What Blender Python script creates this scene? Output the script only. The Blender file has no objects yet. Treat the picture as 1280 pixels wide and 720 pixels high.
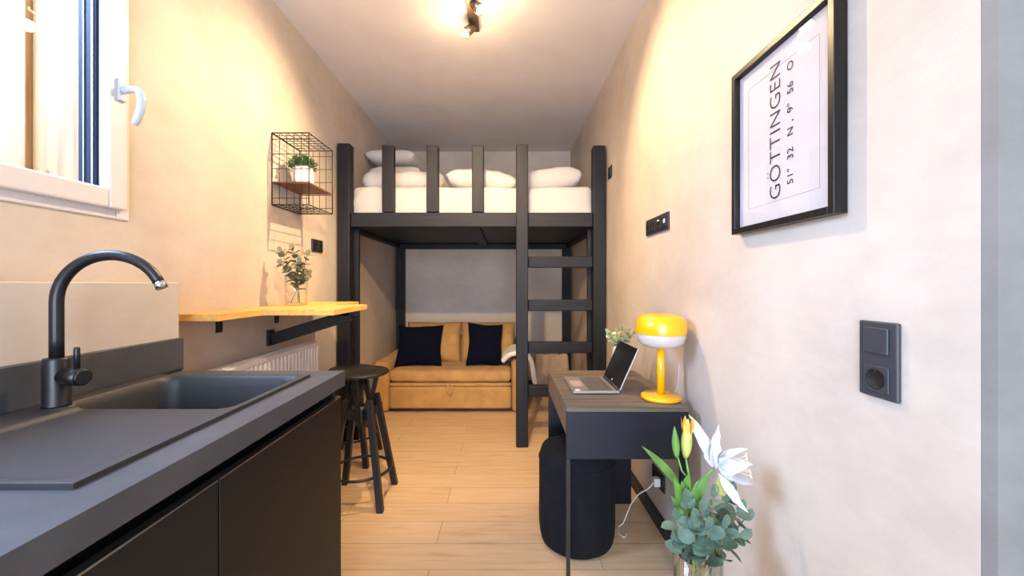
import bpy, bmesh, math, random
from mathutils import Vector, Matrix, Euler, noise
random.seed(7)
PI = math.pi
scene = bpy.context.scene
COL = scene.collection
V = Vector

# ------------------------------------------------------------------ materials
def lin(h):
    out = []
    for i in (0, 2, 4):
        c = int(h[i:i+2], 16) / 255
        out.append(c/12.92 if c <= .04045 else ((c+.055)/1.055)**2.4)
    return tuple(out) + (1,)

def base_mat(name):
    m = bpy.data.materials.new(name); m.use_nodes = True
    nt = m.node_tree
    return m, nt, nt.nodes['Principled BSDF']

def mat(name, col, rough=.5, metal=0, var=.0, scale=20, bump=0, bscale=None, stretch=(1,1,1), coat=0, spec=.5, sheen=0, trans=0, emit=None):
    """plain procedural material: noise-varied colour and noise bump"""
    m, nt, b = base_mat(name)
    col = lin(col) if isinstance(col, str) else tuple(col) + (1,)
    b.inputs['Roughness'].default_value = rough
    b.inputs['Metallic'].default_value = metal
    b.inputs['Specular IOR Level'].default_value = spec
    b.inputs['Coat Weight'].default_value = coat
    b.inputs['Coat Roughness'].default_value = .1
    b.inputs['Sheen Weight'].default_value = sheen
    b.inputs['Transmission Weight'].default_value = trans
    b.inputs['Base Color'].default_value = col
    if emit:
        b.inputs['Emission Color'].default_value = emit[0] + (1,)
        b.inputs['Emission Strength'].default_value = emit[1]
    tc = nt.nodes.new('ShaderNodeTexCoord')
    mp = nt.nodes.new('ShaderNodeMapping'); mp.inputs['Scale'].default_value = stretch
    nt.links.new(tc.outputs['Object'], mp.inputs['Vector'])
    if var:
        n = nt.nodes.new('ShaderNodeTexNoise'); n.inputs['Scale'].default_value = scale
        n.inputs['Detail'].default_value = 6; n.inputs['Roughness'].default_value = .6
        nt.links.new(mp.outputs['Vector'], n.inputs['Vector'])
        r = nt.nodes.new('ShaderNodeValToRGB')
        r.color_ramp.elements[0].position = .3; r.color_ramp.elements[1].position = .7
        r.color_ramp.elements[0].color = tuple(max(0, c*(1-var)) for c in col[:3]) + (1,)
        r.color_ramp.elements[1].color = tuple(min(1, c*(1+var)) for c in col[:3]) + (1,)
        nt.links.new(n.outputs['Fac'], r.inputs['Fac'])
        nt.links.new(r.outputs['Color'], b.inputs['Base Color'])
    if bump:
        n2 = nt.nodes.new('ShaderNodeTexNoise'); n2.inputs['Scale'].default_value = bscale or scale*4
        n2.inputs['Detail'].default_value = 4
        nt.links.new(mp.outputs['Vector'], n2.inputs['Vector'])
        bp = nt.nodes.new('ShaderNodeBump'); bp.inputs['Strength'].default_value = bump
        bp.inputs['Distance'].default_value = .01
        nt.links.new(n2.outputs['Fac'], bp.inputs['Height'])
        nt.links.new(bp.outputs['Normal'], b.inputs['Normal'])
    return m

def plaster(name, c0, c1, c2):
    """trowelled mineral plaster: cloudy tone, fine streaks, slight bump"""
    m, nt, b = base_mat(name)
    b.inputs['Roughness'].default_value = .62
    b.inputs['Specular IOR Level'].default_value = .35
    tc = nt.nodes.new('ShaderNodeTexCoord')
    def nz(scale, st, det=7, rough=.6):
        mp = nt.nodes.new('ShaderNodeMapping'); mp.inputs['Scale'].default_value = st
        nt.links.new(tc.outputs['Object'], mp.inputs['Vector'])
        n = nt.nodes.new('ShaderNodeTexNoise'); n.inputs['Scale'].default_value = scale
        n.inputs['Detail'].default_value = det; n.inputs['Roughness'].default_value = rough
        nt.links.new(mp.outputs['Vector'], n.inputs['Vector'])
        return n.outputs['Fac']
    big = nz(2.2, (1, 1, 1)); fine = nz(14, (.7, .7, 1.5), 8, .7); sp = nz(90, (1, 1, 1), 3)
    mx = nt.nodes.new('ShaderNodeMath'); mx.operation = 'MULTIPLY_ADD'
    mx.inputs[1].default_value = .72
    m2 = nt.nodes.new('ShaderNodeMath'); m2.operation = 'MULTIPLY'; m2.inputs[1].default_value = .28
    nt.links.new(fine, m2.inputs[0]); nt.links.new(big, mx.inputs[0]); nt.links.new(m2.outputs[0], mx.inputs[2])
    r = nt.nodes.new('ShaderNodeValToRGB')
    r.color_ramp.elements[0].position = .34; r.color_ramp.elements[0].color = lin(c0)
    r.color_ramp.elements[1].position = .66; r.color_ramp.elements[1].color = lin(c2)
    e = r.color_ramp.elements.new(.48); e.color = lin(c1)
    nt.links.new(mx.outputs[0], r.inputs['Fac']); nt.links.new(r.outputs['Color'], b.inputs['Base Color'])
    ad = nt.nodes.new('ShaderNodeMath'); ad.operation = 'ADD'
    nt.links.new(fine, ad.inputs[0]); nt.links.new(sp, ad.inputs[1])
    bp = nt.nodes.new('ShaderNodeBump'); bp.inputs['Strength'].default_value = .14; bp.inputs['Distance'].default_value = .004
    nt.links.new(ad.outputs[0], bp.inputs['Height']); nt.links.new(bp.outputs['Normal'], b.inputs['Normal'])
    return m

def plank_floor():
    m, nt, b = base_mat('oak_laminate')
    b.inputs['Roughness'].default_value = .42
    tc = nt.nodes.new('ShaderNodeTexCoord')
    mp = nt.nodes.new('ShaderNodeMapping'); mp.inputs['Location'].default_value = (.32, .02, 0)
    nt.links.new(tc.outputs['Object'], mp.inputs['Vector'])
    br = nt.nodes.new('ShaderNodeTexBrick')
    br.offset = .41; br.offset_frequency = 2; br.squash = 1
    br.inputs['Scale'].default_value = 1
    br.inputs['Brick Width'].default_value = 1.24; br.inputs['Row Height'].default_value = .17
    br.inputs['Mortar Size'].default_value = .0014; br.inputs['Mortar Smooth'].default_value = .2
    br.inputs['Color1'].default_value = (.0, .0, .0, 1); br.inputs['Color2'].default_value = (1, 1, 1, 1)
    br.inputs['Mortar'].default_value = (.5, .5, .5, 1)
    nt.links.new(mp.outputs['Vector'], br.inputs['Vector'])
    mp2 = nt.nodes.new('ShaderNodeMapping'); mp2.inputs['Scale'].default_value = (1.2, 14, 1)
    nt.links.new(tc.outputs['Object'], mp2.inputs['Vector'])
    n = nt.nodes.new('ShaderNodeTexNoise'); n.inputs['Scale'].default_value = 3; n.inputs['Detail'].default_value = 8
    n.inputs['Roughness'].default_value = .65; n.inputs['Distortion'].default_value = .6
    nt.links.new(mp2.outputs['Vector'], n.inputs['Vector'])
    ma = nt.nodes.new('ShaderNodeMath'); ma.operation = 'MULTIPLY_ADD'; ma.inputs[1].default_value = .16
    nt.links.new(br.outputs['Color'], ma.inputs[0]); nt.links.new(n.outputs['Fac'], ma.inputs[2])
    r = nt.nodes.new('ShaderNodeValToRGB')
    r.color_ramp.elements[0].position = .34; r.color_ramp.elements[0].color = lin('BE9A76')
    r.color_ramp.elements[1].position = .78; r.color_ramp.elements[1].color = lin('D9B993')
    e = r.color_ramp.elements.new(.5); e.color = lin('D0AE87')
    nt.links.new(ma.outputs[0], r.inputs['Fac'])
    mix = nt.nodes.new('ShaderNodeMix'); mix.data_type = 'RGBA'
    mix.inputs['B'].default_value = lin('86694C')
    nt.links.new(br.outputs['Fac'], mix.inputs['Factor']); nt.links.new(r.outputs['Color'], mix.inputs['A'])
    nt.links.new(mix.outputs['Result'], b.inputs['Base Color'])
    bp = nt.nodes.new('ShaderNodeBump'); bp.inputs['Strength'].default_value = .25; bp.inputs['Distance'].default_value = .002; bp.invert = True
    nt.links.new(br.outputs['Fac'], bp.inputs['Height']); nt.links.new(bp.outputs['Normal'], b.inputs['Normal'])
    return m

def wood(name, c0, c1, axis, scale=6, rough=.5, knots=False):
    """grain along one axis ('x','y','z')"""
    m, nt, b = base_mat(name)
    b.inputs['Roughness'].default_value = rough
    b.inputs['Specular IOR Level'].default_value = .3
    st = {'x': (.6, 12, 12), 'y': (12, .6, 12), 'z': (12, 12, .6)}[axis]
    tc = nt.nodes.new('ShaderNodeTexCoord')
    mp = nt.nodes.new('ShaderNodeMapping'); mp.inputs['Scale'].default_value = st
    nt.links.new(tc.outputs['Object'], mp.inputs['Vector'])
    n = nt.nodes.new('ShaderNodeTexNoise'); n.inputs['Scale'].default_value = scale; n.inputs['Detail'].default_value = 6
    n.inputs['Distortion'].default_value = .5
    nt.links.new(mp.outputs['Vector'], n.inputs['Vector'])
    r = nt.nodes.new('ShaderNodeValToRGB')
    r.color_ramp.elements[0].position = .32; r.color_ramp.elements[0].color = lin(c0)
    r.color_ramp.elements[1].position = .66; r.color_ramp.elements[1].color = lin(c1)
    nt.links.new(n.outputs['Fac'], r.inputs['Fac'])
    out = r.outputs['Color']
    if knots:
        mp3 = nt.nodes.new('ShaderNodeMapping'); mp3.inputs['Scale'].default_value = (8, 8, 3.2)
        nt.links.new(tc.outputs['Object'], mp3.inputs['Vector'])
        vo = nt.nodes.new('ShaderNodeTexVoronoi'); vo.inputs['Scale'].default_value = 1
        nt.links.new(mp3.outputs['Vector'], vo.inputs['Vector'])
        r2 = nt.nodes.new('ShaderNodeValToRGB')
        r2.color_ramp.elements[0].position = .05; r2.color_ramp.elements[0].color = (1, 1, 1, 1)
        r2.color_ramp.elements[1].position = .12; r2.color_ramp.elements[1].color = (0, 0, 0, 1)
        nt.links.new(vo.outputs['Distance'], r2.inputs['Fac'])
        mix = nt.nodes.new('ShaderNodeMix'); mix.data_type = 'RGBA'
        mix.inputs['B'].default_value = lin('6B4025')
        nt.links.new(r2.outputs['Color'], mix.inputs['Factor']); nt.links.new(out, mix.inputs['A'])
        out = mix.outputs['Result']
    nt.links.new(out, b.inputs['Base Color'])
    bp = nt.nodes.new('ShaderNodeBump'); bp.inputs['Strength'].default_value = .12; bp.inputs['Distance'].default_value = .003
    nt.links.new(n.outputs['Fac'], bp.inputs['Height']); nt.links.new(bp.outputs['Normal'], b.inputs['Normal'])
    return m

def pane_glass(name, tint=(1, 1, 1), refl=.08):
    """thin clear sheet: lets light through, reflects by Fresnel"""
    m = bpy.data.materials.new(name); m.use_nodes = True
    nt = m.node_tree; nt.nodes.clear()
    o = nt.nodes.new('ShaderNodeOutputMaterial'); t = nt.nodes.new('ShaderNodeBsdfTransparent')
    t.inputs['Color'].default_value = tint + (1,)
    g = nt.nodes.new('ShaderNodeBsdfGlossy'); g.inputs['Roughness'].default_value = .02
    lw = nt.nodes.new('ShaderNodeLayerWeight'); lw.inputs['Blend'].default_value = .5
    pw = nt.nodes.new('ShaderNodeMath'); pw.operation = 'POWER'; pw.inputs[1].default_value = 5
    f = nt.nodes.new('ShaderNodeMath'); f.operation = 'MULTIPLY_ADD'; f.inputs[1].default_value = .9; f.inputs[2].default_value = .03
    nt.links.new(lw.outputs['Facing'], pw.inputs[0]); nt.links.new(pw.outputs[0], f.inputs[0])
    mx = nt.nodes.new('ShaderNodeMixShader')
    nt.links.new(f.outputs[0], mx.inputs['Fac']); nt.links.new(t.outputs[0], mx.inputs[1]); nt.links.new(g.outputs[0], mx.inputs[2])
    nt.links.new(mx.outputs[0], o.inputs['Surface'])
    return m

M = {}
M['wall'] = plaster('grey_beige_plaster', 'B4A699', 'C0B2A4', 'CABDB0')
M['ceiling'] = plaster('ceiling_plaster', 'D8CFC9', 'DED6D0', 'E3DCD7')
M['floor'] = plank_floor()
M['skirting'] = mat('dark_skirting', '24262B', .5, var=.1)
M['pvc'] = mat('white_pvc', 'CFC8C4', .35, var=.02, scale=4)
M['gasket'] = mat('navy_window_profile', '16233F', .25, var=.2, scale=3, stretch=(30, 30, .4))
M['pine_out'] = wood('pine_boards', '9A6A3C', 'BD8E5A', 'z', 2.5, .6, knots=True)
M['glass'] = pane_glass('window_glass')
M['black_wood'] = wood('black_stained_wood', '0D0D12', '1B1B21', 'z', 5, .55)
M['black_wood_x'] = wood('black_stained_wood_across', '0D0D12', '1B1B21', 'x', 5, .55)
M['linen'] = mat('white_linen', 'B7B0AB', .85, var=.03, scale=6, bump=.25, bscale=14, sheen=.2)
M['cotton'] = mat('white_cotton', 'BDB6B1', .85, var=.02, scale=8, bump=.2, bscale=18, sheen=.2)
M['suede'] = mat('mustard_suede', 'B08650', .95, var=.16, scale=9, bump=.3, bscale=50, sheen=.1, spec=.2)
M['navy'] = mat('navy_velvet', '080B1C', 1, var=.25, scale=30, bump=.2, bscale=150, spec=.12)
M['worktop'] = mat('dark_stone_laminate', '35363C', .62, var=.3, scale=9, bump=.08, bscale=60, spec=1)
M['cabinet'] = mat('matt_black_front', '0D0D0E', .5, var=.15, scale=120, bump=.05, bscale=200, spec=.35)
M['steel'] = mat('brushed_steel', 'B9B7B4', .3, 1, var=.08, scale=40, stretch=(1, 20, 1))
M['granite'] = mat('black_composite_sink', '1D1E24', .62, var=.35, scale=260, bump=.08, bscale=300, spec=.9)
M['tap'] = mat('black_tap_coating', '141518', .38, var=.1, scale=60)
M['chrome'] = mat('chrome', 'D8D8D8', .12, 1, var=.03, scale=20)
M['bamboo'] = wood('bamboo_board', 'D49A4C', 'E8B668', 'y', 4, .42)
M['black_metal'] = mat('black_powder_coat', '141416', .45, var=.12, scale=80)
M['walnut'] = wood('walnut_board', '5B3826', '7B5039', 'y', 5, .5)
M['ceramic'] = mat('white_ceramic', 'E8DDD2', .3, var=.03, scale=8)
M['soil'] = mat('potting_soil', '3A2A1E', .95, var=.4, scale=60, bump=.6)
M['grass'] = mat('green_leaves', '41622A', .55, var=.4, scale=45)
M['euca'] = mat('eucalyptus_leaves', '59705F', .5, var=.22, scale=35)
M['euca_dry'] = mat('olive_eucalyptus_leaves', '6B694C', .55, var=.22, scale=35)
M['euca_light'] = mat('pale_eucalyptus_leaves', '93A07A', .55, var=.2, scale=35)
M['stem'] = mat('plant_stem', '6E6A45', .6, var=.2, scale=40)
M['lily_leaf'] = mat('lily_leaves', '5E8A3A', .45, var=.3, scale=22)
M['lily_bud'] = mat('lily_bud', 'B7BC62', .45, var=.3, scale=18)
M['bud_tip'] = mat('bud_tip', 'E5A94A', .5, var=.2, scale=40)
M['petal'] = mat('white_petals', 'C6C7CC', .5, var=.03, scale=20, sheen=.2)
M['vase'] = pane_glass('vase_glass', (.97, .985, .98))
M['water'] = pane_glass('vase_water', (.9, .95, .93))
M['radiator'] = mat('white_enamel', 'E0D6D0', .35, var=.02, scale=5)
M['slot'] = mat('dark_slot', '3A3530', .7, var=.1)
M['desk_top'] = wood('grey_brown_wood_top', '4A4239', '786C5F', 'x', 4, .42)
M['desk'] = mat('black_blue_desk_panel', '0C101C', .45, var=.12, scale=14, bump=.05, bscale=120, spec=.35)
M['ottoman'] = mat('charcoal_velvet', '101117', .95, var=.35, scale=18, bump=.25, bscale=90, spec=.25)
M['laptop'] = mat('silver_aluminium', 'A8A09A', .38, .6, var=.03, scale=30)
M['keys'] = mat('dark_keys', '5B5550', .5, var=.1, scale=80)
M['palm'] = mat('rose_trackpad', 'BFA9A2', .35, .3, var=.03)
M['screen'] = mat('black_screen', '07080A', .18, var=.1, scale=3)
M['logo'] = mat('white_print', 'E4E4E4', .5, var=.02)
M['yellow'] = mat('yellow_lacquer', 'F0AE08', .25, var=.03, scale=6, coat=.4)
M['opal'] = mat('opal_glass', 'C6BBB5', .3, var=.02, scale=6)
M['plastic'] = mat('black_plastic', '1F2022', .4, var=.08, scale=80)
M['plastic2'] = mat('anthracite_plastic', '34363A', .42, var=.06, scale=80)
M['hole'] = mat('socket_hole', '08080A', .6, var=.1)
M['cable'] = mat('white_cable', 'E4DDD6', .45, var=.03)
M['frame'] = wood('black_frame_wood', '0D0C0B', '1D1A17', 'z', 8, .35)
M['paper'] = mat('white_paper', 'C8C1C2', .7, var=.01, scale=4)
M['ink'] = mat('black_ink', '121214', .7, var=.05)
M['mat_line'] = mat('passepartout_bevel', 'A39C9A', .7, var=.02)
M['lamp_metal'] = mat('brushed_lamp_metal', '6B5A50', .35, .8, var=.06, scale=40)
M['bulb'] = mat('lit_bulb', 'FFF2D8', .4, var=.01, emit=((1, .78, .45), 60))
M['bag'] = mat('beige_canvas', 'B49D83', .9, var=.1, scale=14, bump=.35, bscale=40)
M['paving'] = mat('outside_paving', '8D8B88', .8, var=.2, scale=6)

# ------------------------------------------------------------------ mesh helpers
def box(bm, x0, x1, y0, y1, z0, z1, mtx=None):
    vs = [bm.verts.new(V((x, y, z))) for x in (x0, x1) for y in (y0, y1) for z in (z0, z1)]
    for f in ((0,1,3,2), (4,6,7,5), (0,4,5,1), (2,3,7,6), (0,2,6,4), (1,5,7,3)):
        bm.faces.new([vs[i] for i in f])
    if mtx is not None:
        for v in vs: v.co = mtx @ v.co
    return vs

def frame_of(d):
    d = d.normalized()
    up = V((0, 0, 1)) if abs(d.z) < .95 else V((1, 0, 0))
    a = d.cross(up).normalized(); b = a.cross(d).normalized()
    return a, b

def tube(bm, pts, r, n=8, cap=True):
    pts = [V(p) for p in pts]
    rs = r if isinstance(r, (list, tuple)) else [r]*len(pts)
    rings = []; a_prev = None
    for i, p in enumerate(pts):
        if i == 0: d = pts[1]-p
        elif i == len(pts)-1: d = p-pts[i-1]
        else: d = (pts[i+1]-pts[i-1])
        d = d.normalized()
        if a_prev is None: a, b = frame_of(d)
        else:
            a = (a_prev - d*a_prev.dot(d))
            a = a.normalized() if a.length > 1e-6 else frame_of(d)[0]
            b = d.cross(a)*-1
        a_prev = a
        b = a.cross(d)
        rings.append([bm.verts.new(p + (a*math.cos(2*PI*k/n) + b*math.sin(2*PI*k/n))*rs[i]) for k in range(n)])
    for i in range(len(rings)-1):
        for k in range(n):
            f = bm.faces.new((rings[i][k], rings[i][(k+1) % n], rings[i+1][(k+1) % n], rings[i+1][k])); f.smooth = n > 5
    if cap:
        bm.faces.new(rings[0][::-1]); bm.faces.new(rings[-1])

def bar(bm, p0, p1, w, h, taper=1.0):
    """rectangular bar between two points"""
    p0, p1 = V(p0), V(p1)
    a, b = frame_of(p1-p0)
    q = []
    for p, s in ((p0, 1), (p1, taper)):
        q.append([bm.verts.new(p + a*(i*w/2*s) + b*(j*h/2*s)) for i, j in ((-1,-1), (1,-1), (1,1), (-1,1))])
    for k in range(4):
        bm.faces.new((q[0][k], q[0][(k+1) % 4], q[1][(k+1) % 4], q[1][k]))
    bm.faces.new(q[0][::-1]); bm.faces.new(q[1])

def lathe(bm, prof, n=40, c=(0, 0, 0), smooth=True, mtx=None):
    c = V(c); rings = []
    for r, z in prof:
        if r < 1e-5: rings.append([bm.verts.new(c + V((0, 0, z)))])
        else: rings.append([bm.verts.new(c + V((r*math.cos(2*PI*k/n), r*math.sin(2*PI*k/n), z))) for k in range(n)])
    for i in range(len(rings)-1):
        A, B = rings[i], rings[i+1]
        for k in range(n):
            k2 = (k+1) % n
            if len(A) == 1 and len(B) == 1: continue
            if len(A) == 1: f = bm.faces.new((A[0], B[k], B[k2]))
            elif len(B) == 1: f = bm.faces.new((A[k], A[k2], B[0]))
            else: f = bm.faces.new((A[k], A[k2], B[k2], B[k]))
            f.smooth = smooth
    if mtx is not None:
        for r in rings:
            for v in r: v.co = mtx @ v.co

def pillow_bm(w, h, t, seed=0, nx=26, ny=20, pinch=.12, wob=.01, p=2.4, crease=0.0):
    """soft cushion lying in xy (w x h), thickness t, pinched corners"""
    bm = bmesh.new(); top, bot = {}, {}
    for i in range(nx+1):
        for j in range(ny+1):
            u, v = -1+2*i/nx, -1+2*j/ny
            eu = 1-pinch*(1-abs(v)**1.5)*abs(u)**4
            ev = 1-pinch*(1-abs(u)**1.5)*abs(v)**4
            x, y = u*w/2*ev if False else u*w/2*eu, v*h/2*ev
            k = max(0, (1-abs(u)**p))**.5 * max(0, (1-abs(v)**p))**.5
            nz = noise.noise(V((x*7+seed, y*7, seed*1.7)))
            cr = crease*noise.noise(V((x*18+seed, y*3, seed)))
            z = t/2*k
            edge = i in (0, nx) or j in (0, ny)
            x += nz*wob*.4; y += nz*wob*.4
            if edge:
                top[i, j] = bot[i, j] = bm.verts.new(V((x, y, nz*wob)))
            else:
                top[i, j] = bm.verts.new(V((x, y, z + (nz*wob + cr)*min(1, k*2))))
                bot[i, j] = bm.verts.new(V((x, y, -z + nz*wob*.5)))
    for i in range(nx):
        for j in range(ny):
            a = (top[i,j], top[i+1,j], top[i+1,j+1], top[i,j+1])
            f = bm.faces.new(a); f.smooth = True
            b = (bot[i,j+1], bot[i+1,j+1], bot[i+1,j], bot[i,j])
            try:
                f = bm.faces.new(b); f.smooth = True
            except ValueError: pass
    return bm

def soft_box(w, d, h, r=.05, seed=0, wob=.004, nx=28, ny=14, nz=8):
    """upholstered block centred in xy, z from 0 to h, edges rounded by r, faces slightly crowned and wavy"""
    bm = bmesh.new(); vs = {}
    def P(i, j, k):
        key = (i, j, k)
        if key in vs: return vs[key]
        p = V((-w/2 + w*i/nx, -d/2 + d*j/ny, h*k/nz))
        c = V((min(max(p.x, -w/2+r), w/2-r), min(max(p.y, -d/2+r), d/2-r), min(max(p.z, r), h-r)))
        q = p-c
        if q.length > 1e-7: p = c + q.normalized()*r
        n = noise.noise(V((p.x*6+seed, p.y*6+seed*2, p.z*6)))
        p = p + V((0, 0, 1))*n*wob + V((0, 1, 0))*noise.noise(V((p.x*5-seed, p.z*7, p.y*3)))*wob
        vs[key] = bm.verts.new(p); return vs[key]
    for i in range(nx):
        for j in range(ny):
            bm.faces.new((P(i,j,nz), P(i+1,j,nz), P(i+1,j+1,nz), P(i,j+1,nz)))
            bm.faces.new((P(i,j+1,0), P(i+1,j+1,0), P(i+1,j,0), P(i,j,0)))
    for i in range(nx):
        for k in range(nz):
            bm.faces.new((P(i,0,k), P(i+1,0,k), P(i+1,0,k+1), P(i,0,k+1)))
            bm.faces.new((P(i,ny,k+1), P(i+1,ny,k+1), P(i+1,ny,k), P(i,ny,k)))
    for j in range(ny):
        for k in range(nz):
            bm.faces.new((P(0,j+1,k), P(0,j,k), P(0,j,k+1), P(0,j+1,k+1)))
            bm.faces.new((P(nx,j,k), P(nx,j+1,k), P(nx,j+1,k+1), P(nx,j,k+1)))
    for f in bm.faces: f.smooth = True
    return bm

def leaf(bm, base, d, up, L, W, curl=.15, round_=False, n=6):
    """one leaf blade: base point, direction, face-up vector"""
    d = V(d).normalized(); up = V(up)
    s = d.cross(up)
    s = s.normalized() if s.length > 1e-4 else frame_of(d)[0]
    up = s.cross(d).normalized()
    L0, C, R = [], [], []
    for i in range(n+1):
        t = i/n
        w = (math.sqrt(max(0, 1-(2*t-1)**2)) if round_ else math.sin(PI*t**.8)**.9)*W/2
        p = V(base) + d*(L*t) - up*(curl*L*t*t)
        w = max(w, .0006)
        L0.append(bm.verts.new(p - s*w + up*w*.25)); C.append(bm.verts.new(p)); R.append(bm.verts.new(p + s*w + up*w*.25))
    for i in range(n):
        for A, B in ((L0, C), (C, R)):
            f = bm.faces.new((A[i], B[i], B[i+1], A[i+1])); f.smooth = True

def ob(name, bm, m, parent=None, loc=None, bevel=0, rot=None, subsurf=0, smooth=False, solid=0):
    bmesh.ops.recalc_face_normals(bm, faces=bm.faces[:]) if not solid else None
    me = bpy.data.meshes.new(name); bm.to_mesh(me); bm.free()
    if smooth:
        for p in me.polygons: p.use_smooth = True
    for mm in (m if isinstance(m, (list, tuple)) else [m]): me.materials.append(mm)
    o = bpy.data.objects.new(name, me); COL.objects.link(o)
    if loc is not None: o.location = loc
    if rot is not None: o.rotation_euler = rot
    if parent is not None: o.parent = parent
    if solid:
        s = o.modifiers.new('thickness', 'SOLIDIFY'); s.thickness = solid; s.offset = 0
    if bevel:
        b = o.modifiers.new('edge', 'BEVEL'); b.width = bevel; b.segments = 2; b.limit_method = 'ANGLE'; b.angle_limit = .6
    if subsurf:
        s = o.modifiers.new('soft', 'SUBSURF'); s.levels = s.render_levels = subsurf
    return o

def tag(o, label, cat, group=None, kind=None):
    o['label'] = label; o['category'] = cat
    if group: o['group'] = group
    if kind: o['kind'] = kind
    return o

def thing(name, label, cat, loc=(0, 0, 0), rotz=0, group=None):
    o = bpy.data.objects.new(name, None); COL.objects.link(o)
    o.empty_display_size = .1
    o.location = loc; o.rotation_euler = (0, 0, rotz)
    return tag(o, label, cat, group)

def struct(name, bm, m, label, cat, parent=None, bevel=0):
    o = ob(name, bm, m, parent, bevel=bevel)
    if parent is None: tag(o, label, cat, kind='structure')
    return o

def boxes(*bs):
    bm = bmesh.new()
    for b in bs: box(bm, *b)
    return bm

# ------------------------------------------------------------------ dimensions
XL, XR, YB, YR, H = -1.27, .76, 4.68, -1.6, 2.75     # left wall, right wall, back wall, rear wall, ceiling
YC = .64                                             # corner where the right wall steps back
T = .15

# ------------------------------------------------------------------ setting
struct('floor', boxes((XL-T, 1.1, YR-T, YB+T, -.1, 0)), M['floor'], 'light oak laminate floor laid across the narrow room', 'floor')
struct('ceiling', boxes((XL-T, 1.1, YR-T, YB+T, H, H+.12)), M['ceiling'], 'plastered beige ceiling above the room', 'ceiling')
struct('wall_back', boxes((XL-T, XR+T, YB, YB+T, 0, H)), M['wall'], 'grey beige plastered end wall behind the sofa and loft bed', 'wall')
bm = boxes((XR, XR+T, YC, YB, 0, H))
struct('wall_right', bm, M['wall'], 'long plastered wall on the right with the framed print', 'wall')
# the wall steps back near the viewer
struct('wall_entrance', boxes((XR+.06, XR+T, YR, YC, 0, H)), M['wall'], 'set-back strip of grey wall at the right edge of the view', 'wall')
struct('trim_1', boxes((XR+.052, XR+.06, YR, YC-.022, 0, H), (XR+.0005, XR+.06, YC-.022, YC-.001, 0, H)), plaster('shade_grey_lining', '75726E', '7F7C78', '898682'), 'lining coloured shade-grey on the set-back wall strip at the right edge', 'trim')  # darker grey puts the shade of the wall return into the colour
# left wall with a window opening
WY0, WY1, WZ0, WZ1 = .12, 1.345, 1.41, 2.45
struct('wall_left', boxes((XL-T, XL, WY1, YB, 0, H), (XL-T, XL, YR, WY0, 0, H), (XL-T, XL, WY0, WY1, 0, WZ0), (XL-T, XL, WY0, WY1, WZ1, H)),
       M['wall'], 'long plastered wall on the left with window, wire shelf and radiator', 'wall')
# installation ledge behind the kitchen
struct('wall_ledge', boxes((XL, -1.15, YR, 1.41, 0, 1.206)), M['wall'], 'half-height plastered ledge behind the sink and faucet', 'wall ledge', bevel=.004)
# rear wall with a glazed terrace door behind the viewer
DX0, DX1, DZ = -1.0, .62, 2.35
struct('wall_rear', boxes((XL-T, DX0, YR-T, YR, 0, H), (DX1, XR+T, YR-T, YR, 0, H), (DX0, DX1, YR-T, YR, DZ, H)), M['wall'], 'plastered entrance wall behind the viewer', 'wall')
d = bpy.data.objects.new('door_1', None); COL.objects.link(d); tag(d, 'glazed white entrance door behind the viewer', 'door', kind='structure')
fr = boxes((DX0, DX0+.07, YR-.1, YR-.03, 0, DZ), (DX1-.07, DX1, YR-.1, YR-.03, 0, DZ), (DX0, DX1, YR-.1, YR-.03, DZ-.07, DZ), (DX0, DX1, YR-.1, YR-.03, 0, .08), (-.22, -.14, YR-.1, YR-.03, 0, DZ))
ob('door_frame', fr, M['pvc'], d, bevel=.004)
ob('door_pane', boxes((DX0+.07, DX1-.07, YR-.068, YR-.064, .08, DZ-.07)), M['glass'], d)
struct('ground_outside', boxes((-6, 6, -6, YR-T, -.12, -.02), (-6, XL-T, YR-T, 4, -.12, -.02)), M['paving'], 'paving outside the window and door', 'ground')

struct('baseboard_right', boxes((XR-.016, XR, YC, YB, 0, .075)), M['skirting'], 'dark skirting board along the right wall', 'baseboard', bevel=.003)
struct('baseboard_back', boxes((XL, XR-.016, YB-.016, YB, 0, .075)), M['skirting'], 'dark skirting board along the end wall', 'baseboard', bevel=.003)
struct('baseboard_left', boxes((XL, XL+.016, 1.41, YB-.016, 0, .075)), M['skirting'], 'dark skirting board along the left wall', 'baseboard', bevel=.003)

# window
w = bpy.data.objects.new('window_1', None); COL.objects.link(w); tag(w, 'white framed tilt window above the sink', 'window', kind='structure')
def ring(bm, x0, x1, y0, y1, z0, z1, t):
    box(bm, x0, x1, y0, y0+t, z0, z1); box(bm, x0, x1, y1-t, y1, z0, z1)
    box(bm, x0, x1, y0+t, y1-t, z0, z0+t); box(bm, x0, x1, y0+t, y1-t, z1-t, z1)
bm = bmesh.new(); ring(bm, XL-.07, XL+.006, WY0, WY1, WZ0, WZ1, .045)
ob('window_frame', bm, M['pvc'], w, bevel=.004)
bm = bmesh.new(); ring(bm, XL-.012, XL+.026, WY0+.026, WY1-.026, WZ0+.03, WZ1-.03, .062)
ob('sash', bm, M['pvc'], w, bevel=.006)
bm = bmesh.new(); ring(bm, XL-.066, XL-.0125, WY0+.082, WY1-.082, WZ0+.086, WZ1-.086, .012)
ob('inner_profile', bm, M['gasket'], w)
bm = bmesh.new(); ring(bm, XL-.024, XL-.018, WY0+.094, WY1-.094, WZ0+.098, WZ1-.098, .003); ring(bm, XL-.05, XL-.046, WY0+.094, WY1-.094, WZ0+.098, WZ1-.098, .003)
ob('spacer', bm, M['steel'], w)
ob('pane', boxes((XL-.062, XL-.058, WY0+.09, WY1-.09, WZ0+.09, WZ1-.09)), M['glass'], w)
hb = bmesh.new()
hy, hz = WY1-.052, 1.825
box(hb, XL+.026, XL+.036, hy-.014, hy+.014, hz-.035, hz+.035)
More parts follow.
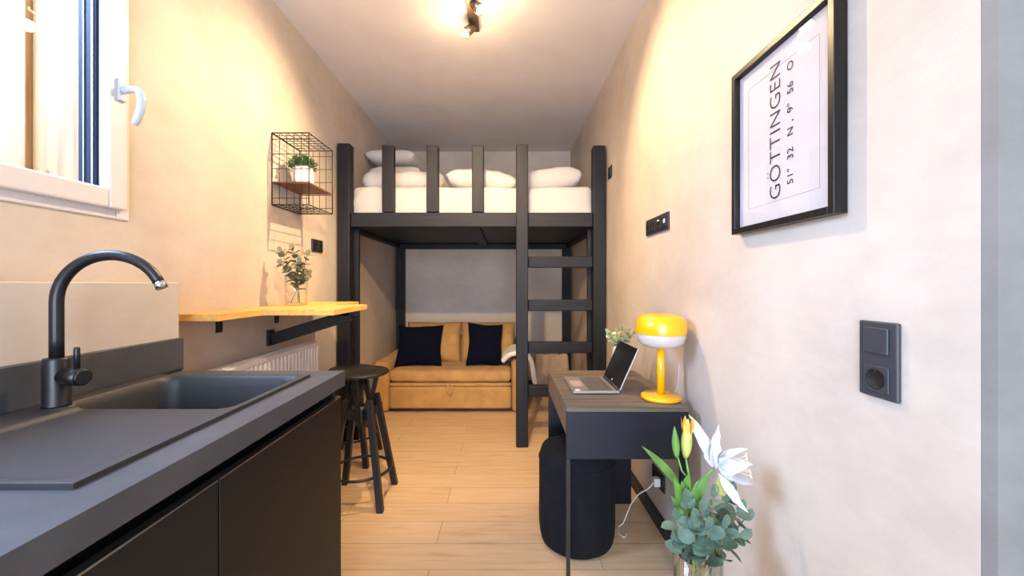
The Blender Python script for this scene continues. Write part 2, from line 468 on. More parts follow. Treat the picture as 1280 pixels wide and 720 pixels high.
tube(hb, [(XL+.034, hy, hz), (XL+.06, hy, hz+.004), (XL+.08, hy, hz+.002), (XL+.092, hy, hz-.012), (XL+.095, hy, hz-.035), (XL+.09, hy, hz-.065), (XL+.078, hy, hz-.095), (XL+.07, hy, hz-.11)],
     [.011, .011, .012, .0125, .0125, .012, .011, .009], 12)
ob('window_handle', hb, mat('grey_white_handle', 'B2B8C2', .3, var=.02), w, bevel=.003)

# timber wall outside
bm = bmesh.new(); x = XL-.2; i = 0
while x > -3.4:
    wd = .118
    dy = (.0, .012, .004, .02)[i % 4]
    box(bm, x-wd, x-.003, 1.62+dy, 1.66+dy, -.02, 3.4); x -= wd; i += 1
struct('wall_outside', bm, M['pine_out'], 'knotty pine board wall outside the window', 'wall', bevel=.004)

# ------------------------------------------------------------------ kitchen
CF = -.556       # worktop front edge
wt = thing('worktop', 'dark stone-look kitchen worktop running along the left wall', 'worktop', (-.85, 1.385, .85))
SX0, SX1, SY0, SY1 = -1.115, -.63, .583, 1.29
def rel(bm, t):
    for v in bm.verts: v.co -= V(t.location)
    return bm
bm = boxes((-1.149, CF, -.6, SY0+.02, .85, .9), (-1.149, CF, SY1-.02, 1.385, .85, .9), (-1.149, SX0+.02, SY0+.02, SY1-.02, .85, .9), (SX1-.02, CF, SY0+.02, SY1-.02, .85, .9))
bmesh.ops.remove_doubles(bm, verts=bm.verts, dist=1e-5)
ob('slab', rel(bm, wt), M['worktop'], wt)
ob('upstand', rel(boxes((-1.149, -1.13, -.6, 1.405, .9, 1.012)), wt), M['worktop'], wt, bevel=.002)
ob('upstand_strip', rel(boxes((-1.13, -1.118, -.6, 1.385, .9, .909)), wt), M['tap'], wt, bevel=.003)

# sink: height field with rounded bowl, drainer and rim
def smooth(a, b, x):
    t = min(1, max(0, (x-a)/(b-a))); return t*t*(3-2*t)
def rbox(x, y, x0, x1, y0, y1, r):
    """signed distance to a rounded rectangle (negative inside)"""
    cx, cy = (x0+x1)/2, (y0+y1)/2
    qx, qy = abs(x-cx)-(x1-x0)/2+r, abs(y-cy)-(y1-y0)/2+r
    return math.hypot(max(qx, 0), max(qy, 0)) + min(max(qx, qy), 0) - r
sk = thing('sink', 'black composite sink with drainer set in the worktop', 'sink', ((SX0+SX1)/2, (SY0+SY1)/2, .9))
bm = bmesh.new(); NX, NY = 120, 176; vs = {}
def sink_h(x, y):
    z = .909
    dr = rbox(x, y, -1.02, -.645, SY0+.014, .985, .03)
    dr2 = rbox(x, y, -1.075, -.645, .95, 1.275, .03)
    dd = min(dr, dr2)
    z -= .007*(1-smooth(-.012, .0, dd)) + max(0, (.0035*smooth(SY0, .95, y))*(1-smooth(-.012, 0, dd)))
    bw = rbox(x, y, -1.072, -.662, .965, 1.268, .05)
    z -= .17*(1-smooth(-.022, -.001, bw)) + .012*(1-smooth(-.15, -.02, bw))
    return z
for i in range(NX+1):
    for j in range(NY+1):
        x = SX0 + (SX1-SX0)*i/NX; y = SY0 + (SY1-SY0)*j/NY
        vs[i, j] = bm.verts.new(V((x, y, sink_h(x, y))) - V(sk.location))
for i in range(NX):
    for j in range(NY):
        f = bm.faces.new((vs[i,j], vs[i+1,j], vs[i+1,j+1], vs[i,j+1])); f.smooth = True
rim = [vs[i,0] for i in range(NX+1)] + [vs[NX,j] for j in range(1, NY+1)] + [vs[i,NY] for i in range(NX-1, -1, -1)] + [vs[0,j] for j in range(NY-1, 0, -1)]
low = [bm.verts.new(v.co*1 + V((0, 0, -.0085))) for v in rim]
for k in range(len(rim)):
    bm.faces.new((rim[k], low[k], low[(k+1) % len(rim)], rim[(k+1) % len(rim)]))
ob('basin', bm, M['granite'], sk)
bm = bmesh.new(); lathe(bm, [(0, .006), (.03, .006), (.042, .003), (.045, 0), (.045, -.004)], 28, V((-.867, 1.117, .7285))-V(sk.location))
ob('drain', bm, M['steel'], sk)

# tap
FX, FY = -1.072, .955
tp = thing('kitchen_faucet', 'tall matt black gooseneck faucet rising from the sink', 'faucet', (FX, FY, .908))
bm = bmesh.new(); lathe(bm, [(0, 0), (.026, 0), (.026, .006), (.0245, .008), (.0245, .112), (.0225, .116), (0, .116)], 36)
ob('base', bm, M['tap'], tp)
bm = bmesh.new()
sp = [(0, 0, .11), (0, 0, .16), (0, 0, .2), (0, 0, .249)]
R_ = .113; dv = V((.985, .17, 0))
for k in range(1, 25):
    a = PI*k/24*.87
    p = dv*(R_*(1-math.cos(a))) + V((0, 0, .249 + R_*math.sin(a)))
    sp.append(tuple(p))
tube(bm, sp, [.0132]*4 + [.0132-.0012*k/24 for k in range(1, 25)], 20)
spout = ob('spout', bm, M['tap'], tp)
e1, e0 = V(sp[-1]), V(sp[-2]); ed = (e1-e0).normalized()
bm = bmesh.new(); tube(bm, [e1-ed*.002, e1+ed*.014], .0128, 20)
ob('aerator', bm, M['chrome'], tp)
bm = bmesh.new(); tube(bm, [(.024, -.004, .072), (.075, -.012, .072)], [.02, .02], 24); tube(bm, [(.075, -.012, .072), (.079, -.0125, .072)], [.02, .016], 24)
tube(bm, [(.058, -.009, .085), (.058, -.009, .14), (.058, -.009, .143)], [.006, .006, .004], 12)
ob('lever', bm, M['tap'], tp)

# base cabinets
def cabinet(y0, y1, label):
    t = thing('base_cabinet', label, 'cabinet', (-.85, (y0+y1)/2, 0), group='black kitchen base cabinets')
    b = boxes((-1.12, -.585, y0+.001, y1-.001, .1, .118), (-1.12, -.585, y0+.001, y0+.018, .118, .71), (-1.12, -.585, y1-.018, y1-.001, .118, .849 if y1 > 1.3 else .71), (-1.12, -1.11, y0+.018, y1-.018, .118, .71))
    ob('carcass', rel(b, t), M['cabinet'], t)
    ob('plinth', rel(boxes((-.66, -.644, y0+.001, y1-.001, 0, .1)), t), M['cabinet'], t)
    ob('door', rel(boxes((-.584, -.565, y0+.0015, y1-.0015, .104, .812)), t), M['cabinet'], t, bevel=.0015)
    ob('edge_profile', rel(boxes((-.583, -.5645, y0+.0015, y1-.0015, .8125, .816)), t), M['steel'], t)
    ob('grip_channel', rel(boxes((-.625, -.62, y0+.001, y1-.001, .76, .849)), t), M['black_metal'], t)
    return t
cabinet(.79, 1.375, 'matt black base cabinet beside the stools at the counter end')
cabinet(.19, .788, 'matt black base cabinet under the drainer next to the counter-end cabinet')
cabinet(-.59, .188, 'matt black base cabinet nearest the viewer under the worktop')

# ------------------------------------------------------------------ loft bed
bd = thing('loft_bed', 'tall black wooden loft bed spanning the room with ladder', 'loft bed', (-.25, 3.8, 0))
def bpart(name, *bs, m='black_wood', bevel=.006, label=None):
    o = ob(name, rel(boxes(*bs), bd), M[m], bd, bevel=bevel)
    return o
bpart('post', (-1.255, -1.163, 2.98, 3.07, 0, 2.25))
bpart('post', (.655, .744, 2.98, 3.07, 0, 2.235))
bpart('post', (-1.252, -1.165, 4.575, 4.66, 0, 1.62))
bpart('post', (.655, .742, 4.575, 4.66, 0, 1.62))
bpart('support_post', (-1.255, -1.13, 3.072, 3.112, 0, 1.625))
bpart('support_post', (.63, .744, 3.072, 3.112, 0, 1.625))
bpart('front_rail', (-1.161, .653, 2.992, 3.05, 1.627, 1.735), m='black_wood_x')
bpart('side_rail', (-1.255, -1.2, 3.114, 4.573, 1.62, 1.735))
bpart('side_rail', (.69, .744, 3.114, 4.573, 1.62, 1.735))
bpart('back_rail', (-1.255, .744, 4.6, 4.655, 1.622, 1.735), m='black_wood_x')
for x0 in (-.925, -.592, -.252):
    bpart('baluster', (x0, x0+.088, 2.986, 3.048, 1.737, 2.238))
bpart('ladder_stile', (.077, .165, 2.93, 2.99, 0, 2.225))
for zc in (1.365, 1.04, .722, .395):
    bpart('rung', (.167, .653, 2.995, 3.05, zc-.042, zc+.042), m='black_wood_x')
bpart('slat_deck', (-1.198, .688, 3.052, 4.598, 1.655, 1.675), m='black_wood_x', bevel=0)
bpart('joist', (-.29, -.2, 3.055, 4.598, 1.628, 1.654))
bpart('joist', (-1.198, .688, 4.53, 4.597, 1.6, 1.654), m='black_wood_x')

# mattress with fitted sheet
bm = soft_box(1.86, 1.5, .275, .055, 3, .012, 60, 40, 10)
for v in bm.verts:      # gathered folds of the sheet on the front face
    if v.co.y < -.6:
        v.co.y += .016*noise.noise(V((v.co.x*16 + v.co.z*14*(1 if v.co.x > 0 else -1), v.co.z*4, 0)))
mt = tag(ob('mattress', bm, M['linen'], loc=(-.255, 3.81, 1.677)), 'thick white mattress with fitted sheet lying in the loft bed', 'mattress')
# duvet folded on the left half
bm = soft_box(.66, 1.15, .16, .075, 9, .02, 34, 30, 8)
tag(ob('duvet', bm, M['cotton'], loc=(-.835, 3.78, 1.96)), 'folded white duvet on the left half of the mattress', 'duvet')
def pillow(name, w, h, t, loc, rot, seed, label, group, m='cotton', pinch=.1, cat='pillow', wob=.012, crease=.0):
    o = ob(name, pillow_bm(w, h, t, seed, pinch=pinch, wob=wob, crease=crease, p=2.4 if cat == 'cushion' else 4.5), M[m], loc=loc, rot=rot)
    return tag(o, label, cat, group)
pillow('bed_pillow', .46, .6, .14, (-1.0, 3.85, 2.205), (0, 0, .04), 1, 'white pillow under another on the folded duvet', 'white bed pillows')
pillow('bed_pillow', .46, .58, .14, (-1.03, 3.86, 2.362), (0, .03, -.05), 4, 'white pillow on top of the stack by the left wall', 'white bed pillows')
pillow('bed_pillow', .58, .55, .19, (-.2, 3.45, 2.052), (.05, .08, .05), 6, 'white pillow lying flat in the middle of the mattress', 'white bed pillows', crease=.008)
pillow('bed_pillow', .5, .55, .2, (.37, 3.43, 2.06), (.06, -.09, -.03), 8, 'white pillow lying beside the right bed post', 'white bed pillows', crease=.008)

# ------------------------------------------------------------------ sofa
sf = thing('sofa', 'mustard suede two-seat sofa bed under the loft bed', 'sofa', (-.52, 3.7, 0))
SFX0, SFX1 = -1.235, .205
def arm(x0, x1):
    bm = soft_box(x1-x0, .82, .475, .045, x0, .004, 8, 24, 14)
    return bm
ob('armrest', arm(0, .15), M['suede'], sf, loc=(SFX0+.075+.52, .42, .0))
ob('armrest', arm(1, 1.15), M['suede'], sf, loc=(SFX1-.075+.52, .42, .0))
W_ = (SFX1-.15)-(SFX0+.15); cx = (SFX0+SFX1)/2+.52
ob('seat_cushion', soft_box(W_-.006, .62, .115, .04, 5, .005, 40, 20, 6), M['suede'], sf, loc=(cx, .316, .282))
ob('front_lip', soft_box(W_-.006, .05, .03, .012, 7, .001, 30, 4, 4), M['suede'], sf, loc=(cx, .036, .248))
ob('drawer_front', soft_box(W_-.008, .05, .205, .012, 6, .002, 30, 4, 8), M['suede'], sf, loc=(cx, .04, .04))
ob('base', boxes((cx-W_/2, cx+W_/2, .07, .84, .03, .278)), M['slot'], sf)
bm = boxes((cx-W_/2+.001, cx+W_/2-.001, .66, .855, .28, .62)); ob('backrest', bm, M['suede'], sf, bevel=.03)
bm = bmesh.new()
lp = [(-.018, -.004, .262), (-.024, -.016, .235), (-.017, -.02, .2), (0, -.02, .178), (.017, -.02, .2), (.024, -.016, .235), (.018, -.004, .262)]
tube(bm, lp, .009, 8); ob('pull_loop', bm, M['suede'], sf, loc=(cx, .01, 0))
for k, xc in enumerate((-.755, -.185)):
    bm = pillow_bm(.575, .43, .2, 11+k*3, pinch=.04, wob=.012, p=3.2)
    ob('back_cushion', bm, M['suede'], sf, loc=(xc+.52, .53, .585), rot=(PI/2-.22, 0, 0))
pillow('throw_cushion', .46, .44, .17, (-.86, 4.0, .585), (PI/2-.5, .0, .06), 21, 'square navy velvet cushion leaning at the left sofa arm', 'navy sofa cushions', 'navy', .1, 'cushion')
pillow('throw_cushion', .36, .43, .16, (-.205, 3.98, .6), (PI/2-.32, .09, .2), 24, 'narrower navy velvet cushion tilted near the right sofa arm', 'navy sofa cushions', 'navy', .1, 'cushion')
# white blanket draped over right arm
bm = bmesh.new()
prof = [(-.03, .445), (-.012, .475), (.02, .515), (.06, .54), (.12, .548), (.19, .535), (.235, .49), (.25, .42), (.262, .36), (.272, .3), (.285, .24)]
NY2 = 14; g = {}
for i, (x, z) in enumerate(prof):
    for j in range(NY2+1):
        y = 3.78 + .42*j/NY2
        n = noise.noise(V((x*9, y*9, z*6)))
        y2 = y + (.05*noise.noise(V((x*6, 1, z*5)))) + (.05 if i < 2 else 0)*(1 if j < 5 else -1)
        g[i, j] = bm.verts.new(V((x + n*.008, y2, z + max(-.003, n*.016))))
for i in range(len(prof)-1):
    for j in range(NY2):
        f = bm.faces.new((g[i,j], g[i+1,j], g[i+1,j+1], g[i,j+1])); f.smooth = True
tag(ob('throw_blanket', bm, mat('white_blanket', 'E6E0DC', .9, var=.02, bump=.2, sheen=.1), solid=.05, subsurf=1), 'white blanket draped over the right sofa arm behind the ladder', 'blanket')
# bag behind ladder
bg = thing('bag', 'beige canvas bag standing on the floor behind the ladder', 'bag', (.5, 4.38, 0))
bm = soft_box(.4, .18, .44, .03, 15, .012, 16, 8, 14)
for v in bm.verts:
    if v.co.y < 0: v.co.y += .03*math.exp(-(v.co.x/.03)**2)
    v.co.x *= 1 - .12*(v.co.z/.44)
ob('body', bm, M['bag'], bg, loc=(0, 0, .006))
bm = bmesh.new(); tube(bm, [(-.09, -.06, .42), (-.07, -.06, .5), (0, -.06, .535), (.07, -.06, .5), (.09, -.06, .42)], .008, 8)
ob('handle', bm, M['black_metal'], bg)

# ------------------------------------------------------------------ bamboo counter shelf
sh = thing('wall_counter', 'bamboo bar counter fixed to the left wall above the radiator', 'counter', (XL, 2.0, 1.055))
ob('board', rel(boxes((XL+.001, -1.09, 1.52, 1.799, 1.058, 1.085)), sh), M['bamboo'], sh, bevel=.002)
ob('board', rel(boxes((XL+.001, -.775, 1.8, 2.24, 1.058, 1.085)), sh), M['bamboo'], sh, bevel=.002)
ob('board', rel(boxes((XL+.001, -.96, 2.241, 2.62, 1.058, 1.085)), sh), M['bamboo'], sh, bevel=.002)
def angle(y, xo):
    b = boxes((XL+.001, XL+.004, y-.02, y+.02, .985, 1.057), (XL+.004, XL+xo, y-.02, y+.02, 1.054, 1.0575))
    lathe(b, [(0, .003), (.004, .002), (.006, 0), (.006, -.001)], 10, (0, 0, 0), True, Matrix.Translation((XL+.005, y, 1.01)) @ Matrix.Rotation(PI/2, 4, 'Y'))
    return rel(b, sh)
ob('wall_bracket', angle(1.77, .15), M['black_metal'], sh); ob('wall_bracket', angle(2.215, .15), M['black_metal'], sh)
bm = bmesh.new()
bar(bm, (XL+.02, 2.15, .905), (-.83, 2.15, 1.035), .04, .062)
box(bm, XL+.001, XL+.014, 2.122, 2.178, .87, .955)
box(bm, -.9, -.79, 2.13, 2.17, 1.03, 1.0575)
ob('brace', rel(bm, sh), M['black_metal'], sh, bevel=.002)

# radiator
rd = thing('radiator', 'white ribbed panel radiator under the bamboo counter', 'radiator', (XL, 2.02, .2))
RX0, RX1, RY0, RY1, RZ0, RZ1 = XL+.03, XL+.11, 1.5, 2.5, .2, .842
bm = bmesh.new(); n = 2*28; p0 = None
ys = [RY0 + (RY1-RY0)*k/(n*2) for k in range(n*2+1)]
prev = None
for k, y in enumerate(ys):
    o_ = .008 if (k % 4) in (1, 2) else 0
    a = bm.verts.new(V((RX1-.008+o_, y, RZ0))); b = bm.verts.new(V((RX1-.008+o_, y, RZ1-.03))); c = bm.verts.new(V((RX1-.004, y, RZ1-.018)))
    if prev:
        bm.faces.new((prev[0], a, b, prev[1])); bm.faces.new((prev[1], b, c, prev[2]))
    prev = (a, b, c)
box(bm, RX0, RX1-.02, RY0+.004, RY1-.004, RZ0, RZ1-.03)
ob('panel', rel(bm, rd), M['radiator'], rd)
bm = boxes((RX0, RX0+.012, RY0, RY1, RZ1-.05, RZ1), (RX1-.013, RX1, RY0, RY1, RZ1-.022, RZ1), (RX0, RX1-.005, RY0, RY0+.004, RZ0, RZ1), (RX0, RX1-.005, RY1-.004, RY1, RZ0, RZ1))
ob('casing', rel(bm, rd), M['radiator'], rd, bevel=.002)
bm = bmesh.new()
k = RY0+.004
while k < RY1-.02:
    box(bm, RX0+.013, RX1-.014, k, k+.007, RZ1-.006, RZ1-.001); k += .016
for xx in (RX0+.02, RX0+.045): box(bm, xx, xx+.008, RY0+.004, RY1-.004, RZ1-.005, RZ1-.0005)
ob('top_grille', rel(bm, rd), M['radiator'], rd)
for y in (RY0+.15, RY1-.2): ob('wall_bracket', rel(boxes((XL+.001, RX0, y, y+.05, RZ0+.1, RZ1-.1)), rd), M['radiator'], rd)
for y in (RY1-.06, RY1-.11):
    bm = bmesh.new(); tube(bm, [(RX0+.03, y, RZ0), (RX0+.03, y, .0)], .009, 10); ob('pipe', rel(bm, rd), M['radiator'], rd)

# ------------------------------------------------------------------ wire shelf on left wall
ws = thing('wire_wall_shelf', 'black wire cage shelf mounted on the left wall', 'wall shelf', (XL, 2.3, 1.63))
D, L_, Hh = .2, .295, .39
bm = bmesh.new()
def wire(p, q, r=.0019): tube(bm, [p, q], r, 6)
X = lambda u: .003 + u*D
y0, y1 = -.13, -.13+L_
for zz in (0, Hh):
    wire((X(0), y0, zz), (X(1), y0, zz), .0034); wire((X(0), y1, zz), (X(1), y1, zz), .003)
    wire((X(0), y0, zz), (X(0), y1, zz), .0034); wire((X(1), y0, zz), (X(1), y1, zz), .003)
    for k in range(1, 5): wire((X(k/5), y0, zz), (X(k/5), y1, zz))
    for k in range(1, 7): wire((X(0), y0+L_*k/7, zz), (X(1), y0+L_*k/7, zz))
for yy in (y0, y1):
    for k in range(6): wire((X(k/5), yy, 0), (X(k/5), yy, Hh), .003 if k in (0, 5) else .0016)
    for k in range(5): wire((X(0), yy, .035+.08*k), (X(1), yy, .035+.08*k))
ob('wire_cage', bm, M['black_metal'], ws)
ob('shelf_board', boxes((X(0)+.002, X(1)-.003, y0+.004, y1-.004, .118, .127)), M['walnut'], ws, bevel=.001)

pp = thing('potted_plant', 'small bushy green plant in a white faceted pot on the wire shelf', 'plant', (XL+.105, 2.3, 1.7575), .3)
bm = bmesh.new()
lathe(bm, [(0, 0), (.046, 0), (.058, .035), (.054, .112), (.049, .112), (.046, .09), (0, .09)], 6, smooth=False)
ob('pot', bm, M['ceramic'], pp, bevel=.003)
bm = bmesh.new(); lathe(bm, [(0, .098), (.046, .0915)], 6, smooth=False); ob('soil', bm, M['soil'], pp)
bm = bmesh.new(); rnd = random.Random(3)
for k in range(1100):
    th = rnd.uniform(0, 2*PI); ph = rnd.uniform(.02, 1.5)
    r = rnd.uniform(.35, 1)
    d_ = V((math.sin(ph)*math.cos(th), math.sin(ph)*math.sin(th), math.cos(ph)*.95))
    base = V((0, 0, .1)) + V((d_.x*.078, d_.y*.078, d_.z*.075))*r
    leaf(bm, base, d_ + V((rnd.uniform(-.5,.5), rnd.uniform(-.5,.5), rnd.uniform(-.2,.5))), V((rnd.uniform(-1,1), rnd.uniform(-1,1), 1)), rnd.uniform(.013, .024), rnd.uniform(.006, .01), .1, n=3)
ob('foliage', bm, M['grass'], pp)

# ------------------------------------------------------------------ eucalyptus bunches
def sprig(leaf_bm, stem_bm, path, r, rnd, size, step, start=.25, jitter=.6):
    pts = [V(p) for p in path]
    fine = []
    for i in range(len(pts)-1):
        for k in range(5): fine.append(pts[i].lerp(pts[i+1], k/5))
    fine.append(pts[-1])
    tube(stem_bm, fine, r, 6)
    Ltot = sum((fine[i+1]-fine[i]).length for i in range(len(fine)-1)); s = 0; nxt = Ltot*start; ang = rnd.uniform(0, 6)
    for i in range(len(fine)-1):
        d = (fine[i+1]-fine[i]); l = d.length
        while s+l >= nxt:
            p = fine[i] + d*((nxt-s)/l); a, b = frame_of(d); ang += 1.57 + rnd.uniform(-jitter, jitter)
            t = nxt/Ltot
            sz = size*(1.1-.45*t)*rnd.uniform(.8, 1.15)
            for sg in (0, PI):
                side = a*math.cos(ang+sg) + b*math.sin(ang+sg)
                leaf(leaf_bm, p, side + d.normalized()*rnd.uniform(.2, .8), d.normalized() + side*-.3 + V((rnd.uniform(-.4,.4), rnd.uniform(-.6,.1), rnd.uniform(-.4,.4))), sz, sz*.85, rnd.uniform(-.05, .2), True)
            nxt += step*rnd.uniform(.8, 1.2)
        s += l
    leaf(leaf_bm, fine[-1], fine[-1]-fine[-2], V((.3, -1, .3)), size*.6, size*.45, .05, True)

# glass vase on the bamboo counter
vz = thing('glass_vase', 'clear glass vase on the bamboo counter by the left wall', 'vase', (-1.115, 2.13, 1.0855))
def glass_body(r0, r1, h, t=.003, base=.008):
    bm = bmesh.new(); lathe(bm, [(0, 0), (r0, 0), (r1, h), (r1-t, h), (r0-t, base), (0, base)], 40); return bm
ob('body', glass_body(.052, .056, .155), M['vase'], vz)
eu = thing('eucalyptus_bunch', 'olive eucalyptus twigs standing in the vase on the bamboo counter', 'twigs', (-1.115, 2.13, 1.095))
lb, sb = bmesh.new(), bmesh.new(); rnd = random.Random(5)
for p in ([(.02, .0, .002), (.0, 0, .1), (-.02, 0, .17), (-.075, -.01, .275)], [(.015, .01, .002), (.01, 0, .1), (.01, 0, .18), (-.02, 0, .29)],
          [(.025, -.01, .002), (.012, 0, .1), (.03, 0, .17), (.055, .01, .26)], [(-.03, 0, .002), (.01, 0, .09), (.035, -.01, .14), (.07, -.02, .16)],
          [(0, .02, .002), (0, .01, .1), (-.03, .0, .16), (-.065, -.02, .21)], [(.02, 0, .002), (.01, 0, .1), (.02, -.02, .17), (.03, -.03, .22)]):
    sprig(lb, sb, p, .0016, rnd, .054, .024, .42)
ob('foliage', lb, M['euca_dry'], eu); ob('stem', sb, M['stem'], eu)

# ------------------------------------------------------------------ bar stools
def stool(loc, rotz, seat_h, label):
    t = thing('bar_stool', label, 'stool', loc, rotz, 'black swivel bar stools')
    bm = bmesh.new()
    lathe(bm, [(0, seat_h-.018), (.14, seat_h-.018), (.15, seat_h-.012), (.15, seat_h-.004), (.145, seat_h), (0, seat_h-.002)], 48)
    ob('seat', bm, M['black_metal'], t)
    bm = bmesh.new(); tube(bm, [(0, 0, .33), (0, 0, seat_h-.03)], .011, 14); lathe(bm, [(0, seat_h-.034), (.05, seat_h-.034), (.05, seat_h-.0185), (0, seat_h-.0185)], 24)
    ob('screw_column', bm, M['black_metal'], t)
    bm = bmesh.new()
    for k in range(3):
        a = 2*PI*k/3+.4; bar(bm, (.085*math.cos(a), .085*math.sin(a), seat_h-.02), (.02*math.cos(a), .02*math.sin(a), .4), .026, .02)
    ob('seat_support', bm, M['black_metal'], t)
    bm = bmesh.new(); lathe(bm, [(.014, .52), (.034, .52), (.04, .5), (.04, .44), (.032, .41), (.014, .41)], 24)
    for k in range(4):
        a = PI/4+k*PI/2
        bar(bm, (.03*math.cos(a), .03*math.sin(a), .47), (.095*math.cos(a), .095*math.sin(a), .49), .03, .05)
    ob('hub', bm, M['black_metal'], t)
    for k in range(4):
        a = PI/4+k*PI/2; c, s = math.cos(a), math.sin(a)
        bm = bmesh.new(); bar(bm, (.21*c, .21*s, .0), (.088*c, .088*s, .565), .034, .034)
        for v in bm.verts:
            if v.co.z < .05: v.co.z = max(0, v.co.z); v.co.z = 0
        tube(bm, [(.118*c, .118*s, .505), (.126*c, .126*s, .507)], .008, 10)
        ob('leg', bm, M['black_metal'], t, bevel=.003)
    bm = bmesh.new(); n = 48
    ringp = [(.158*math.cos(2*PI*k/n), .158*math.sin(2*PI*k/n), .165) for k in range(n+1)]
    tube(bm, ringp, .008, 8, cap=False); ob('foot_ring', bm, M['black_metal'], t)
    return t
stool((-.81, 2.25, 0), .02, .712, 'black bar stool at the counter end, nearer of the two')
stool((-1.06, 2.76, 0), .0, .62, 'lower black bar stool half hidden behind the nearer stool')

# ------------------------------------------------------------------ desk group
DKX0, DKX1, DKY0, DKY1, DKH = .235, .705, 1.54, 2.2, .725
dk = thing('desk', 'black narrow desk with wood-grain top against the right wall', 'desk', (DKX0, DKY0, 0))
ob('tabletop', rel(boxes((DKX0, DKX1, DKY0, DKY1, DKH-.018, DKH)), dk), M['desk_top'], dk, bevel=.0015)
ob('side_panel', rel(boxes((DKX0, DKX1, DKY0, DKY0+.018, DKH-.2, DKH-.0185)), dk), M['desk'], dk, bevel=.001)
ob('drawer_front', rel(boxes((DKX0, DKX0+.018, DKY0+.019, DKY1-.019, DKH-.11, DKH-.0185)), dk), M['desk_top'], dk, bevel=.001)
ob('drawer_box', rel(boxes((DKX0+.019, DKX1-.03, DKY0+.019, DKY1-.019, DKH-.1, DKH-.03)), dk), M['desk'], dk)
ob('end_panel', rel(boxes((DKX0, DKX1-.02, DKY1-.0185, DKY1, 0, DKH-.0185)), dk), M['desk'], dk, bevel=.001)
ob('leg', rel(boxes((DKX0, DKX0+.014, DKY0, DKY0+.014, 0, DKH-.2005)), dk), M['black_metal'], dk, bevel=.001)
ob('leg', rel(boxes((DKX1-.03, DKX1, DKY0, DKY0+.018, 0, DKH-.2005)), dk), M['desk'], dk, bevel=.001)

ot = thing('ottoman', 'round charcoal velvet ottoman tucked under the desk', 'ottoman', (.335, 1.89, 0))
bm = bmesh.new(); prof = [(0, 0), (.15, 0), (.165, .012), (.172, .04)] + [(.176, .04 + .34*k/8) for k in range(1, 9)] + [(.174, .4), (.166, .425), (.145, .44), (.1, .446), (.05, .444), (0, .442)]
lathe(bm, prof, 72)
for v in bm.verts:
    a = math.atan2(v.co.y, v.co.x); n = noise.noise(V((math.cos(a)*2.5, math.sin(a)*2.5, v.co.z*6)))
    k = 1 + .012*n; v.co.x *= k; v.co.y *= k
    if v.co.z > .4: v.co.z += .014*noise.noise(V((v.co.x*14, v.co.y*14, 3)))
ob('body', bm, M['ottoman'], ot)
bm = bmesh.new(); n = 72; tube(bm, [(.1755*math.cos(2*PI*k/n), .1755*math.sin(2*PI*k/n), .385) for k in range(n+1)], .0035, 6, cap=False)
ob('piping', bm, M['ottoman'], ot)

# laptop, screen hinge on the wall side, user on the left
lt = thing('laptop', 'open silver laptop with dark screen on the desk', 'laptop', (.29, 1.715, DKH+.001))
LW, LD = .28, .2         # along y, along x
bm = boxes((0, LD, 0, LW, .003, .0135)); ob('base', bm, M['laptop'], lt, bevel=.003)
ob('trackpad', boxes((.012, .062, .09, .19, .0136, .0141)), M['palm'], lt)
ob('palm_sticker', boxes((.012, .034, .012, .034, .0136, .0139)), M['logo'], lt)
bm = bmesh.new()
for r in range(6):
    for c in range(14):
        y = .016 + c*(LW-.032)/14; x = .072 + r*.0172
        box(bm, x, x+.0148, y, y+(LW-.032)/14-.0025, .0136, .0152)
kb = ob('keyboard', bm, M['keys'], lt)
bm = bmesh.new(); tube(bm, [(LD-.004, .02, .014), (LD-.004, LW-.02, .014)], .006, 10); ob('hinge', bm, M['plastic'], lt)
tilt = math.radians(24)
mx_ = Matrix.Translation((LD-.003, 0, .014)) @ Matrix.Rotation(tilt, 4, 'Y')
lid = ob('screen_lid', boxes((0, .006, 0, LW, .004, .2)), M['laptop'], lt, bevel=.002); lid.matrix_local = mx_
o = ob('screen', boxes((-.0012, -.0001, .003, LW-.003, .008, .197)), M['screen'], lid)
bm = bmesh.new(); lathe(bm, [(0, .0008), (.0045, .0008), (.0045, 0)], 20, mtx=Matrix.Translation((-.0013, LW/2, .02)) @ Matrix.Rotation(-PI/2, 4, 'Y')); ob('emblem', bm, M['logo'], lid)

# yellow lamp
tl = thing('table_lamp', 'yellow mushroom table lamp on the desk corner', 'lamp', (.642, 1.655, DKH+.001))
bm = bmesh.new(); lathe(bm, [(0, 0), (.076, 0), (.079, .004), (.079, .012), (.074, .017), (.02, .019), (0, .019)], 56); ob('base', bm, M['yellow'], tl)
bm = bmesh.new(); lathe(bm, [(0, .018), (.0155, .018), (.0155, .22), (0, .22)], 32); ob('stem', bm, M['yellow'], tl)
bm = bmesh.new()
lathe(bm, [(0, .212), (.045, .212), (.07, .218), (.089, .234), (.0965, .258), (.0965, .272), (0, .272)], 56); ob('diffuser', bm, M['opal'], tl)
bm = bmesh.new()
lathe(bm, [(.0995, .27), (.101, .278), (.101, .305), (.096, .326), (.082, .342), (.06, .349), (.034, .35), (.03, .346), (.0, .346)], 56)
ob('lamp_shade', bm, M['yellow'], tl)
bm = bmesh.new(); pts = [(.05, .03, .01), (.075, .06, .006), (.083, .1, .012), (.078, .15, .05), (.095, .16, .09), (.105, .165, .11)]
pts = [(.06, .055, .004), (.085, .07, .004), (.092, .06, .02), (.088, .035, .06), (.098, .05, .13)]
tube(bm, pts, .0011, 6); ob('cord', bm, M['cable'], tl)

